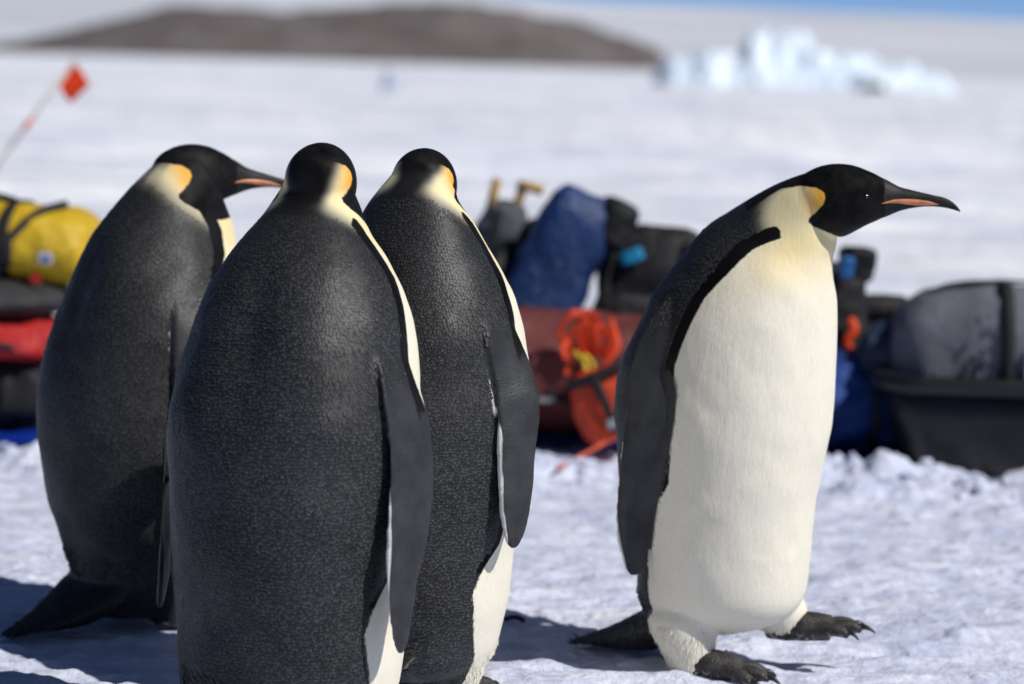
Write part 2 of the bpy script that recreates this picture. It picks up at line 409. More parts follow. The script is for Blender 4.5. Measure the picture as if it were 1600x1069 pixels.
HOOD = np.array([(6, -72), (-19, -60), (-46, -46), (-55, -37), (-54, -29), (-41, -19), (-27, -5), (-21, 9), (-24, 20), (-37, 29), (-69, 33), (-107, 28), (-134, 12), (-175, -15), (-190, 60), (-100, 200), (300, 200), (300, -60), (60, -82), (20, -84)]) / 1000.
def poly_sdf(poly, P):
    d = np.full(len(P), 1e9); ins = np.zeros(len(P), bool); n = len(poly)
    for i in range(n):
        a, b = poly[i], poly[(i + 1) % n]; e = b - a; w = P - a
        t = np.clip((w @ e) / (e @ e), 0, 1); d = np.minimum(d, np.hypot(*(w - t[:, None] * e).T))
        c = ((a[1] > P[:, 1]) != (b[1] > P[:, 1])) & (P[:, 0] < (b[0] - a[0]) * (P[:, 1] - a[1]) / (b[1] - a[1] + 1e-12) + a[0])
        ins ^= c
    return np.where(ins, d, -d)
HEAD = [(-82, 30, -22, 24), (-74, 43, -36, 38), (-58, 56, -50, 50), (-34, 67, -64, 58), (-8, 72, -71, 61), (14, 71.5, -71, 59), (38, 67, -60, 51), (58, 58.5, -50, 42), (76, 50, -43, 33), (92, 40, -36, 24.5), (106, 31, -29, 18)]
BILL = [(70, 47, -40, 27), (88, 42, -37.5, 25.5), (100, 36, -33.5, 21.5), (112, 28.5, -28.5, 17.5), (124, 22, -24.5, 14.5), (140, 17, -21, 12), (156, 12.5, -19, 10), (172, 8, -18, 8.4), (190, 3, -18.8, 6.8), (206, -1, -21, 5.2), (220, -8, -24.5, 3.6), (231, -17.5, -28, 2.0), (238, -27.5, -31, .6)]
def sec(u, vt, vb, w, m, e=2.0):
    g = np.linspace(0, 2 * np.pi, m, endpoint=False); c, s = np.cos(g), np.sin(g)
    return np.column_stack([w * np.sign(c) * np.abs(c) ** (2 / e), np.full(m, u), (vt + vb) / 2 + (vt - vb) / 2 * np.sign(s) * np.abs(s) ** (2 / e)])
def flipper(ztop, ztip, p0, p1, p2, off=0., tw=14., k=1.):
    """stations down a flipper: angle round the body, gap to the flank, height, half chord, half thickness, twist"""
    q = np.array([0, .10, .20, .33, .47, .61, .75, .87, .935, .978, 1.])
    hc = np.array([.030, .046, .054, .0555, .0535, .0505, .0455, .0375, .0295, .0200, .0065]) * k
    ht = [.022, .019, .0145, .0115, .010, .009, .0082, .0075, .0065, .0055, .004]
    of = np.array([-.050, -.022, -.003, .008, .015, .020, .026, .032, .036, .039, .040]) + off * q
    ph = np.interp(q, [0, .5, 1], [p0, p1, p2])
    return list(zip(ph, of, ztop + (ztip - ztop) * q, hc, ht, tw * sstep(.05, .4, q)))
PHIB = np.array([(0, 100), (1, 104), (2, 112), (3, 117), (3.6, 110), (4.2, 98), (5, 95), (6, 94), (7, 93), (8, 92), (9, 90), (10, 86), (11, 78), (12, 78), (13, 70), (13.6, 88), (14.5, 108), (16, 112)], float)

def make_foot(parent, mirror=False):
    g = Geo()
    sgn = -1 if mirror else 1
    def cap(pts, rad, flat=.75): g.tube(resample(np.array(pts), 4), np.interp(np.linspace(0, 1, (len(pts) - 1) * 4 + 1), np.linspace(0, 1, len(rad)), rad), 12, flat)
    cap([(0, -.035, .020), (0, 0, .030), (0, .05, .030), (0, .10, .022)], [.010, .034, .040, .034], .78)
    cap([(0, -.005, .10), (0, 0, .06), (0, .01, .025)], [.028, .028, .026], 1)
    claws = []
    for k, (ang, L) in enumerate(((-20, .062), (0, .078), (20, .064))):
        a = R_(ang * sgn); x0 = .026 * (k - 1) * sgn
        p = lambda d, z: (x0 + math.sin(a) * d, .085 + math.cos(a) * d, z)
        cap([p(-.03, .024), p(.0, .024), p(L * .5, .024), p(L * .8, .019), p(L, .012)], [.016, .0165, .0155, .013, .009], .9)
        claws.append((p(L * .84, .017), p(L * 1.06, .018), p(L * 1.22, .012), p(L * 1.33, .003)))
    me = remesh(g, .0035, 3); me.materials.append(FOOT)
    f = link(bpy.data.objects.new('foot', me), parent)
    for c in claws: Geo().tube(resample(np.array(c), 3), np.linspace(.0082, .0014, 10), 8).build('claw', CLAW, f)
    return f

def penguin(label, X, Y, h, rings, head, flip_r=None, flip_l=None, tail=None, legs=(), feet=(), nape_t=14.3, phib=None, seed=1, voxel=.0039, fdens=1.0, extra=(), dots=1.0, legw=-.02, pofs=0, ptofs=0.):
    root = empty('emperor_penguin', (X, Y, 0), (0, 0, -R_(h)))
    tag(root, label, 'penguin', 'emperor penguins')
    r15 = rings[-1]; rings = list(rings) + [(.5 * (r15[0] + head[1]), .5 * (r15[1] + head[2]) + .004, r15[2] - 15, .062, .064)]
    T = np.array(rings, float); K = 4; RT = resample(T, K); nR = len(RT)
    phib = PHIB if phib is None else np.array(phib, float)
    g = Geo()
    ph = np.linspace(0, 2 * np.pi, 64, endpoint=False); body = []
    for f, z, ti, a, b in RT:
        ct, st = math.cos(R_(ti)), math.sin(R_(ti)); e = 2 / 2.12
        cc = np.sign(np.cos(ph)) * np.abs(np.cos(ph)) ** e; ss = np.sign(np.sin(ph)) * np.abs(np.sin(ph)) ** e
        body.append(np.column_stack([b * ss, f + a * cc * ct, z + a * cc * st]))
    g.loft(body)
    # head, in its own frame
    hl, hf, hz, hyaw, hp = head
    hy, hp = R_(hyaw), R_(hp)
    fw = np.array([math.sin(hy) * math.cos(hp), math.cos(hy) * math.cos(hp), -math.sin(hp)])
    rt = np.array([math.cos(hy), -math.sin(hy), 0]); up = np.cross(rt, fw)
    HM = np.column_stack([rt, fw, up]); HC = np.array([hl, hf, hz])
    hr = resample(np.array(HEAD, float), 3) / 1000
    g.loft([sec(*r, 48) @ HM.T + HC for r in hr])
    # flippers
    cz, cf, cb = RT[:, 1], RT[:, 0], RT[:, 4]
    FS = []
    for side, spec in ((1, flip_r or flipper(.8, .23, 96, 98, 103)), (-1, flip_l or flipper(.8, .23, 96, 100, 104))):
        S = resample(np.array(spec, float), 5); cen = []
        for phi, off, z, hc, ht, tw in S:
            r = np.interp(z, cz[:12 * K], cb[:12 * K]) + off; p = R_(phi)
            cen.append((side * r * math.sin(p), np.interp(z, cz[:12 * K], cf[:12 * K]) + r * math.cos(p), z))
        cen = np.array(cen); hc = S[:, 3]; ht = S[:, 4]
        tn = np.gradient(cen, axis=0); tn /= np.linalg.norm(tn, axis=1)[:, None]
        # chord points forward along the flank, turned outward at its leading edge by the twist
        ch = np.array([(side * math.sin(R_(tw + 90 - phi)), math.cos(R_(tw + 90 - phi)), 0) for phi, off, z, _, _, tw in S])
        ch -= (ch * tn).sum(1)[:, None] * tn; ch /= np.linalg.norm(ch, axis=1)[:, None]
        nm = np.cross(ch, tn); nm *= np.sign((nm * np.array([side, 0, 0])).sum(1))[:, None]
        gg = np.linspace(0, 2 * np.pi, 28, endpoint=False); R = []
        for i in range(len(S)):
            x = np.cos(gg); x = np.sign(x) * np.abs(x) ** .85; th = np.sign(np.sin(gg)) * np.abs(np.sin(gg)) ** .6 * np.maximum(ht[i] * (.72 + .28 * x), .0048)
            R.append(cen[i] + hc[i] * x[:, None] * ch[i] + th[:, None] * nm[i])
        if side < 0: R = [r[::-1] for r in R]
        g.loft(R); FS.append((cen, ch, nm, hc, ht))
    if tail is not None:
        tr = []
        for f, z, hw, ht, ti in resample(np.array(tail, float), 4):
            gg = np.linspace(0, 2 * np.pi, 24, endpoint=False)
            s, c = math.sin(R_(ti)), math.cos(R_(ti))
            tr.append(np.column_stack([hw * np.cos(gg), f + s * ht * np.sin(gg), z + c * ht * np.sin(gg)]))
        g.loft(tr)
    for lg in legs:
        lr = resample(np.array(lg, float), 4)
        gg = np.linspace(0, 2 * np.pi, 24, endpoint=False)
        g.loft([np.column_stack([l + r * np.cos(gg), f + 1.1 * r * np.sin(gg), np.full(24, z)]) for l, f, z, r in lr])
    for e in extra: g.tube(*e)
    me = remesh(g, voxel, 7)
    P = coords(me); n = len(P)
    nv = np.empty(n * 3, np.float32); me.vertices.foreach_get('normal', nv); nv = nv.reshape(-1, 3).astype(float)
    torso = sstep(.10, .25, P[:, 2]) * sstep(.93, .82, P[:, 2])
    side = np.arctan2(P[:, 0], -(P[:, 1] - .02)); zb = P[:, 2] / .98
    furrow = -.007 * np.exp(-(side / .22) ** 2) * sstep(.52, .66, zb) * sstep(.90, .80, zb)
    scap = .006 * np.exp(-((np.abs(side) - .62) / .34) ** 2 - ((zb - .70) / .10) ** 2)
    P = P + nv * (torso * (.0045 * fbm(P * 6.5 + seed * 7.1, 3, seed) + furrow + scap))[:, None]
    me.vertices.foreach_set('co', P.astype(np.float32).ravel()); me.update()
    nv = np.empty(n * 3, np.float32); me.vertices.foreach_get('normal', nv); nv = nv.reshape(-1, 3).astype(float)
    # ---- anatomical coordinates: ring parameter t, angle phi from the front, radius
    nf, nz = -np.sin(np.radians(RT[:, 2])), np.cos(np.radians(RT[:, 2]))
    Sg = (P[:, 1:2] - RT[None, :, 0]) * nf + (P[:, 2:3] - RT[None, :, 1]) * nz
    neg = Sg < 0; first = np.where(neg.any(1), neg.argmax(1), nR); i0 = np.clip(first - 1, 0, nR - 2)
    s0 = Sg[np.arange(n), i0]; s1 = Sg[np.arange(n), i0 + 1]
    fr = np.clip(s0 / np.maximum(s0 - s1, 1e-9), 0, 1); ti = i0 + fr; t = ti / K
    fr1 = fr[:, None]; RR = RT[i0] * (1 - fr1) + RT[i0 + 1] * fr1
    al = (P[:, 1] - RR[:, 0]) * np.cos(np.radians(RR[:, 2])) + (P[:, 2] - RR[:, 1]) * np.sin(np.radians(RR[:, 2]))
    tw = hy * sstep(12.8, 14.8, t) * .7; fx, fa = P[:, 0] / RR[:, 4], al / RR[:, 3]
    fx, fa = fx * np.cos(tw) - fa * np.sin(tw), fa * np.cos(tw) + fx * np.sin(tw)
    phi = np.arctan2(np.abs(fx), fa); phd = np.degrees(phi)
    rad = np.hypot(P[:, 0], al)
    # ---- head coordinates
    Q = (P - HC) @ HM; u, v = Q[:, 1], Q[:, 2]; hd = np.linalg.norm(Q, axis=1)
    hood = poly_sdf(HOOD, np.column_stack([u, v]))
    hood = np.where(hd < .24, hood, -.05)
    pb = np.interp(t, phib[:, 0], phib[:, 1])
    white = (np.radians(pb) - phi) * np.maximum(rad, .03)
    white = np.where((P[:, 2] < .115) & (np.abs(P[:, 0]) > .03) & (P[:, 1] > legw), np.maximum(white, .02), white)
    S = np.interp(v, [-.06, -.03, 0, .03, .05], [-.172, -.172, -.160, -.135, -.115])
    pale = sstep(-.004, .042, u - S) * sstep(0, 1, (np.interp(t, [13, 14.4, 15.6], [160, 156, 148]) + pofs - phd) / 26) * sstep(0, 1, (t - ptofs - np.interp(phd, [80, 155], [12.4, 13.5])) / 1.1) * (v < .06)
    pale = np.where(hood > 0, 0, pale) * (1 - sstep(nape_t - 1.3, nape_t + .4, t) * sstep(142, 160, phd))
    bw = np.interp(t, [6, 8, 10, 11.5, 13, 13.35], [.010, .012, .014, .016, .018, .010])
    bc = (phi - np.radians(pb)) * np.maximum(rad, .03) - bw * .8
    es = np.clip((13.45 - t) * .034 / bw, -1, 1); bwr = np.where(es > 0, bw * np.sqrt(np.maximum(1 - (1 - es) ** 2, 0)), -.01)
    band = bwr - np.abs(bc)
    band = np.minimum(band, (t - 3.5) * .05)
    nape = sstep(nape_t - 1.3, nape_t + .4, t) * sstep(132, 156, phd)
    orange = sstep(-.082, -.026, u) * sstep(-.046, .000, v) * (hd < .125) * .95
    chest = sstep(9.6, 12.6, t) * sstep(120, 40, phd) * .88 * (hd > .06)
    chest = chest * (.45 + .55 * np.exp(-((phd - 62) / 26) ** 2)) * sstep(15.8, 13, t) + .12 * sstep(8, 12, t)
    chest = np.clip(chest, 0, 1)
    # ---- flippers
    flip = np.zeros(n); fok = np.ones(n, bool); fedge = np.full(n, -.02)
    for fs_i, (cen, ch, nm, hc, ht) in enumerate(FS):
        d2 = ((P[:, None, :] - cen[None]) ** 2).sum(2); k = d2.argmin(1)
        gt = np.gradient(cen, axis=0); w = P - cen[k]
        kf = np.clip(k + (w * gt[k]).sum(1) / (gt[k] ** 2).sum(1), 0, len(cen) - 1)
        ix = np.arange(len(cen)); I = lambda A: np.column_stack([np.interp(kf, ix, A[:, q]) for q in range(3)])
        w = P - I(cen); c = (w * I(ch)).sum(1); nn = (w * I(nm)).sum(1)
        H = np.interp(kf, ix, hc); TH = np.interp(kf, ix, ht) * (.72 + .28 * np.clip(c / np.maximum(H, .005), -1, 1))
        end = np.linalg.norm(w - c[:, None] * I(ch) - nn[:, None] * I(nm), axis=1)
        fld = np.minimum(np.minimum(H + .004 - np.abs(c), .0065 - np.abs(nn) + TH), .008 - end)
        rf = sstep(4, 19, kf)
        fl = np.clip(fld / .003 + .5, 0, 1) * rf
        flip = np.maximum(flip, fl); fok &= ~((fl > .2) & (kf > len(cen) - 4.5))
        ed = np.minimum(np.interp(kf, [17, 24, 40, 47, 50], [-.006, .0048, .0046, .001, -.004]) - (c + H), fld + .004)
        ed = np.minimum(ed, TH + .0022 - np.abs(nn))
        fedge = np.maximum(fedge, np.where((kf > 12) & (fs_i == 0), ed, -.02))
        fw_ = fld - .034 * (1 - sstep(4, 17, kf))
        white = np.minimum(white, -fw_ - .001); band = np.where((kf > 16) & (fld > -.003), -.02, np.minimum(band, -fw_ + .002))
    for nme, val in (('white', white), ('band', band), ('hood', hood), ('pale', pale), ('nape', nape), ('orange', orange), ('chest', chest), ('flip', flip), ('fedge', fedge)):
        set_attr(me, nme, val)
    me.materials.append(PLUME)
    bo = link(bpy.data.objects.new('body', me), root)
    rng = np.random.default_rng(seed)
    # ---- contour feathers: overlapping scales that lift a little at their tips
    def scatter(idx, r):
        idx = rng.permutation(idx); key = np.floor(P[idx] / r).astype(int); grid = {}; keep = []
        pts = P[idx].tolist(); r2 = r * r; nb27 = [(a, b, c) for a in (-1, 0, 1) for b in (-1, 0, 1) for c in (-1, 0, 1)]
        for q, (kx, ky, kz) in enumerate(key.tolist()):
            x, y, z = pts[q]; ok = True
            for a, b, c in nb27:
                for m in grid.get((kx + a, ky + b, kz + c), ()):
                    d = pts[m]
                    if (d[0] - x) ** 2 + (d[1] - y) ** 2 + (d[2] - z) ** 2 < r2: ok = False; break
                if not ok: break
            if ok: grid.setdefault((kx, ky, kz), []).append(q); keep.append(idx[q])
        return np.array(keep)
    nq = len(me.polygons); pl = np.empty(len(me.loops), np.int32); me.loops.foreach_get('vertex_index', pl)
    ls = np.empty(nq, np.int32); me.polygons.foreach_get('loop_start', ls); lt = np.empty(nq, np.int32); me.polygons.foreach_get('loop_total', lt)
    def rows(du, dv):
        """points on the skin in staggered rows, ring by ring, like roof tiles"""
        tree = BVHTree.FromPolygons(P.tolist(), [pl[a:a + b].tolist() for a, b in zip(ls, lt)])
        tt = np.linspace(.2, nR - 1.01, 900); ii = np.arange(nR); C = np.column_stack([np.interp(tt, ii, RT[:, q]) for q in range(5)])
        bx, bz = C[:, 0] - C[:, 3] * np.cos(np.radians(C[:, 2])), C[:, 1] - C[:, 3] * np.sin(np.radians(C[:, 2]))
        arc = np.concatenate([[0], np.cumsum(np.hypot(np.diff(bx), np.diff(bz)))])
        pts, vid = [], []
        for q, s_ in enumerate(np.arange(.01, arc[-1], dv)):
            f, z, ti_, a, b = [np.interp(s_, arc, C[:, c]) for c in range(5)]
            cnt = int(2 * math.pi * math.sqrt((a * a + b * b) / 2) / du); ct, st = math.cos(R_(ti_)), math.sin(R_(ti_))
            lim = R_(np.interp(np.interp(s_, arc, tt) / K, phib[:, 0], phib[:, 1]) - 8)
            jit = rng.normal(0, .16, (cnt, 2))
            for j_ in range(cnt):
                g_ = ((j_ + .5 * (q % 2) + jit[j_, 0]) / cnt) * 2 * math.pi - math.pi
                if abs(g_) < lim: continue
                al_ = a * math.cos(g_); d_ = Vector((b * math.sin(g_), al_ * ct, al_ * st)); o_ = Vector((0, f - st * jit[j_, 1] * dv, z + ct * jit[j_, 1] * dv))
                hit, nrm, fi, dist = tree.ray_cast(o_, d_.normalized(), .5)
                if hit is not None: pts.append(hit[:]); vid.append(pl[ls[fi]])
        return np.array(pts), np.array(vid)
    def feathers(name, mask, r, length, width, lift, mat, sweep=(0, -.10, -1.), wild=.10, at=None):
        if at is not None:
            ok = mask[at[1]] & (rng.random(len(at[1])) > flip[at[1]] * 2.2); p, idx = at[0][ok], at[1][ok]
        else:
            idx = scatter(np.flatnonzero(mask), r); p = P[idx] + rng.normal(0, r * .20, (len(idx), 3)) if len(idx) else None
        k = len(idx)
        if k == 0: return
        nn_ = nv[idx]
        d = np.asarray(sweep) + rng.normal(0, wild, (k, 3)); d = d - nn_ * (d * nn_).sum(1)[:, None]; d /= np.linalg.norm(d, axis=1)[:, None] + 1e-9
        sd_ = np.cross(d, nn_)
        sz = rng.uniform(.82, 1.18, k) * np.interp(t[idx], [0, 6, 11, 14], [1.0, 1.05, .92, .72]); L = (length * sz)[:, None]; w = (width * sz)[:, None]; h = (lift * sz * rng.uniform(.5, 1.5, k) * np.interp(t[idx], [0, 8, 10, 14], [.8, 1.0, 1.1, .8]))[:, None]
        V = np.stack([p - nn_ * .0006, p + d * L * .5 - sd_ * w * .5 + nn_ * h * .15, p + d * L * .5 + sd_ * w * .5 + nn_ * h * .15, p + d * L * .55 + nn_ * h * .62, p + d * L * .88 - sd_ * w * .30 + nn_ * h * .55, p + d * L * .88 + sd_ * w * .30 + nn_ * h * .55, p + d * L + nn_ * h * .95], 1).reshape(-1, 3)
        base = (np.arange(k) * 7)[:, None]; F = (base[:, None, :] + np.array([(0, 3, 1), (0, 2, 3), (1, 3, 4), (3, 2, 5), (4, 3, 6), (3, 5, 6)])[None]).reshape(-1, 3)
        o = mesh_obj(name, V, F.tolist(), mat, root); tag(o, kind='stuff')
        set_attr(o.data, 'tipf', np.tile([0, .45, .45, .62, .86, .86, 1.], k)); set_attr(o.data, 'rnd', np.repeat(rng.random(k), 7))
        set_attr(o.data, 'shade', np.repeat(np.clip(np.interp(t[idx], [0, 4, 8, 11, 13, 14.5], [1.0, 1.0, .95, .8, .6, .2]) * dots * (1 - nape[idx]), 0, 1), 7))
        set_attr(o.data, 'soft', np.repeat(pale[idx], 7)); set_attr(o.data, 'chest', np.repeat(chest[idx], 7))
    tailm = (P[:, 1] < -.125) & (P[:, 2] < .165)
    dark = ~tailm & (white < -.003) & (hood < -.012) & (band < 0) & (pale < .35) & (nape < .8) & (P[:, 2] > .03) & (hd > .115)
    feathers('back_feathers', dark & (flip < .5), 0, .0104, .0072, .00100, FEATHER, (0, -.10, -1.), .06, rows(.0055, .0062))
    low = .105 + .03 * noise(P * (18, 18, 9), seed + 5)
    feathers('leg_down', (white > .004) & (flip < .1) & (P[:, 2] < low), .0041, .0125, .0028, .0022, BELLY, (0, -.1, -1), .20)
    feathers('tail_quills', tailm & (flip < .1), .0046, .0160, .0056, .0016, FEATHER, (0, -1, -.40), .10)
    # ---- bill with its coloured plates
    br = resample(np.array(BILL, float), 3) / 1000
    bill = Geo().loft([sec(*r, 28, 1.9) @ HM.T + HC for r in br]).build('bill', HORN, root)
    us = np.linspace(.083, .197, 26)
    top = np.interp(us, [.083, .095, .107, .121, .138, .155, .176, .197], [-.0085, -.0045, -.0015, -.0002, -.0006, -.002, -.006, -.0145])
    bot = np.interp(us, [.083, .095, .107, .121, .138, .155, .176, .197], [-.0090, -.0085, -.0085, -.0100, -.0135, -.0160, -.0165, -.0155])
    for side in (1, -1):
        V = []
        for uu, tt, bb in zip(us, top, bot):
            vt = np.interp(uu, br[:, 0], br[:, 1]); vb = np.interp(uu, br[:, 0], br[:, 2]); w = np.interp(uu, br[:, 0], br[:, 3])
            for q in np.linspace(0, 1, 6):
                vv = tt + (bb - tt) * q; s = abs((vv - (vt + vb) / 2) / ((vt - vb) / 2))
                V.append((side * (w * max(1 - s ** 1.9, .0) ** (1 / 1.9) + .0007 + .0009 * math.sin(math.pi * q) - (.0014 if q in (0, 1) else 0)), uu, vv))
        F = grid_faces(26, 6, False)
        if side > 0: F = [f[::-1] for f in F]
        mesh_obj('mandible_plate', np.array(V) @ HM.T + HC, F, PLATE, bill)
    for side in (1, -1):
        w = .0405
        e = Geo()
        rr = [(.0055 * math.sin(a), .0055 * math.cos(a)) for a in np.linspace(.05, math.pi - .05, 9)]
        ctr = np.array([side * w, .057, .008]); gg = np.linspace(0, 2 * np.pi, 14, endpoint=False)
        R = [np.column_stack([np.full(14, b * side), r * np.cos(gg), r * np.sin(gg)]) + ctr for r, b in rr]
        e.loft([r @ HM.T + HC for r in R]).build('eye', EYE, root)
    for mir, loc, rot in feet:
        f = make_foot(root, mir); f.location = loc; f.rotation_euler = [R_(a) for a in rot]
    return root

LEGS = [[(.085, .0, .16, .075), (.088, .005, .10, .066), (.09, .01, .06, .052), (.09, .012, .035, .042), (.09, .014, .018, .036)], [(-.085, .0, .16, .075), (-.088, .005, .10, .066), (-.09, .01, .06, .052), (-.09, .012, .035, .042), (-.09, .014, .018, .036)]]
FEET = [(False, (.09, .02, -.004), (0, 0, -8)), (True, (-.09, .02, -.004), (0, 0, 8))]
TAIL = [(-.05, .16, .11, .06, 40), (-.12, .12, .10, .045, 40), (-.19, .075, .08, .030, 45), (-.26, .038, .058, .017, 55), (-.31, .02, .040, .009, 60), (-.345, .011, .022, .005, 60)]

# bird walking to the right, chest towards us
penguin('emperor penguin striding right with its cream belly showing and one foot raised', .44, 5.22, 118,
        [(.012, .080, 9, .085, .070), (.0, .104, 6, .140, .118), (-.003, .147, 4, .168, .152), (-.002, .226, 2, .173, .168), (-.013, .317, 2, .192, .183), (-.014, .396, 2, .204, .194), (-.012, .474, 2, .212, .200), (-.010, .551, 2, .215, .200),
         (-.003, .629, 2, .208, .198), (.014, .703, 1, .190, .188), (.027, .761, -2, .174, .172), (.046, .813, -7, .153, .148), (.070, .862, -12, .132, .115), (.102, .893, -20, .109, .095), (.134, .921, -34, .087, .082), (.164, .945, -53, .067, .072)],
        (0, .209, .955, -22, -4),
        tail=[(-.04, .15, .10, .09, 25), (-.10, .10, .095, .085, 25), (-.16, .068, .085, .060, 25), (-.23, .042, .065, .034, 30), (-.29, .024, .046, .017, 40), (-.33, .013, .026, .007, 45)],
        legs=[[(.065, -.02, .19, .045), (.080, -.04, .13, .066), (.09, -.045, .10, .066), (.095, -.035, .06, .054), (.097, -.028, .035, .045), (.098, -.024, .014, .040)], [(-.065, .05, .20, .05), (-.088, .075, .125, .062), (-.09, .088, .09, .050), (-.09, .092, .074, .041)]],
        feet=[(False, (.098, -.02, -.004), (0, 0, 4)), (True, (-.09, .10, .046), (10, 0, 12))],
        flip_r=flipper(.80, .200, 116, 109, 125, .002, 2, .88), flip_l=flipper(.80, .26, 95, 100, 104),
        seed=4, legw=-.11, pofs=14, phib=[(0, 112), (1, 118), (2, 126), (3, 128), (4, 112), (5, 99), (6, 97), (7, 98), (8, 100), (9, 99), (10, 96), (11, 89), (12, 84), (13, 74), (13.6, 88), (14.5, 108), (16, 112)])
# tall bird nearest the camera, seen from behind
penguin('tall broad emperor penguin in front with its back turned, feet below the frame', -.372, 4.5, 25,
        [(0, .05, 0, .14, .13), (0, .10, 0, .175, .182), (0, .15, 0, .185, .194), (0, .237, 0, .19, .2), (0, .32, 0, .197, .204), (0, .40, 0, .204, .211), (.005, .486, 0, .21, .216), (.01, .575, 0, .21, .219), (.015, .643, 0, .203, .208),
         (.025, .721, -2, .188, .193), (.035, .787, -4, .170, .175), (.045, .835, -8, .148, .151), (.055, .875, -12, .122, .125), (.062, .910, -16, .096, .097), (.070, .940, -20, .080, .080), (.076, .962, -25, .070, .069)],
        (0, .080, .985, -13, 9), tail=TAIL, legs=LEGS, feet=FEET, nape_t=13.6, seed=2, pofs=10, ptofs=-.35,
        flip_r=flipper(.78, .205, 99, 96, 103, .014, 22, .98), flip_l=flipper(.78, .235, 97, 103, 107, -.004, 38, .9), phib=[tuple(r) for r in PHIB[:12] - [(0, 5)]] + [(11, 80), (12, 88), (13, 95), (13.6, 106), (14.5, 112), (16, 114)])
# bird just behind it
penguin('emperor penguin half hidden behind the tall one, back turned and head bowed', -.172, 4.92, 30,
        [(0, .05, 0, .125, .115), (0, .085, 0, .155, .150), (0, .148, 0, .165, .168), (0, .224, 0, .178, .182), (0, .30, 0, .186, .189), (0, .38, 0, .196, .198), (.003, .485, 0, .204, .205), (.008, .56, 0, .206, .206), (.015, .62, 0, .200, .201),
         (.010, .69, -2, .186, .188), (.010, .755, -4, .168, .171), (.004, .815, -7, .148, .150), (-.004, .867, -10, .125, .129), (-.010, .911, -16, .100, .106), (-.010, .940, -24, .080, .084), (-.004, .959, -32, .070, .068)],
        (-.010, .018, .968, -18, 14), tail=TAIL, legs=LEGS, feet=[(False, (.080, -.035, -.004), (0, 0, 6)), (True, (-.09, -.02, -.004), (0, 0, 8))], nape_t=15.2, seed=3, pofs=10, ptofs=-.15,
        flip_r=flipper(.80, .31, 99, 95, 96, .0, 22, .90), phib=[tuple(r) for r in PHIB[:11] - [(0, 5)]] + [(10, 78), (11, 72), (12, 74), (13, 84), (13.6, 98), (14.5, 110), (16, 114)])
# bird on the left, head in profile
penguin('emperor penguin on the left with its head in profile and tail trailing on the snow', -.78, 5.5, 50,
        [(.020, .03, 3, .130, .11), (.026, .091, 2, .158, .150), (.022, .139, 2, .170, .160), (.012, .208, 2, .180, .172), (.002, .276, 2, .194, .185), (-.006, .359, 2, .199, .196), (-.012, .441, 2, .202, .200), (-.008, .522, 2, .201, .200), (.004, .604, 2, .193, .196),
         (.022, .686, 2, .181, .183), (.037, .740, -1, .173, .165), (.054, .798, -7, .160, .140), (.073, .849, -11, .138, .112), (.093, .895, -19, .110, .093), (.111, .925, -32, .088, .080), (.128, .941, -49, .072, .071)],
        (0, .118, .943, 18, 0), tail=[(-.04, .15, .12, .11, 25), (-.10, .095, .11, .085, 25), (-.16, .058, .095, .055, 28), (-.22, .034, .065, .030, 35), (-.27, .018, .042, .013, 45), (-.31, .010, .022, .005, 50)],
        legs=LEGS, feet=FEET, seed=6, pofs=30, ptofs=-.8, legw=9, dots=.62, fdens=1.1, phib=[(0, 84), (3, 84), (5, 86), (7, 88), (8, 87)] + [(9, 84), (10, 74), (11, 68), (12, 70), (13, 84), (13.6, 112), (14.5, 124), (16, 126)], flip_r=flipper(.78, .23, 92, 88, 92, .01, 10), flip_l=flipper(.8, .315, 98, 104, 108, .012))

# ------------------------------------------------------------------ expedition equipment behind the birds
YELLOW = fabric('yellow_tarpaulin', (.62, .40, .012), .42, .12, 700, .012, .45)
BLACK = fabric('black_nylon', (.010, .010, .012), .62, .3, 900, .010, .35)
WEB = fabric('black_webbing', (.011, .011, .013), .7, .2, 1500, .001, .3)
CHAR = fabric('charcoal_nylon', (.030, .029, .031), .65, .25, 900, .012, .35)
RED = fabric('red_nylon', (.42, .018, .016), .55, .2, 800, .016, .4)
BURG = fabric('burgundy_nylon', (.135, .030, .027), .55, .2, 800, .014, .38)
ORANGE = fabric('orange_nylon', (.62, .055, .012), .5, .15, 800, .008, .4)
ROPE_O = fabric('orange_webbing', (.72, .06, .012), .6, .15, 1500, .001, .3)
ROPE_Y = fabric('yellow_cord', (.65, .48, .03), .6, .15, 1500, .001, .3)
BLUE = fabric('blue_pvc', (.008, .031, .118), .40, .2, 700, .010, .45)
ROYAL = fabric('royal_blue_tarp', (.003, .025, .26), .40, .2, 500, .012, .45)
NAVY = fabric('navy_nylon', (.018, .034, .070), .55, .25, 800, .012, .4)
GREY = fabric('grey_canvas', (.130, .134, .158), .75, .15, 700, .008, .3)
GREYP = fabric('grey_pack_cloth', (.075, .080, .095), .7, .25, 700, .012, .3)
CYAN = fabric('cyan_patch', (.01, .22, .42), .5, .1)
TAN = simple('tan_wood', (.40, .24, .075), .6, .4, .2, 12)
TUB = simple('black_polyethylene', (.010, .010, .012), .38, .45, .2, 9, .002)
CLIP = simple('grey_plastic', (.25, .26, .28), .4, .5, .1)
WHITE_P = simple('white_print', (.55, .58, .64), .5, .4, .15)
CANE = simple('bamboo_cane', (.50, .42, .34), .6, .3, .25, 8)
FLAGC = fabric('orange_flag_cloth', (.80, .060, .010), .6, .1, 900, .004, .25)
BLUEP = simple('blue_print', (.06, .10, .28), .5, .4, .2)
DARKP = simple('dark_print', (.118, .121, .143), .7, .3, .2)

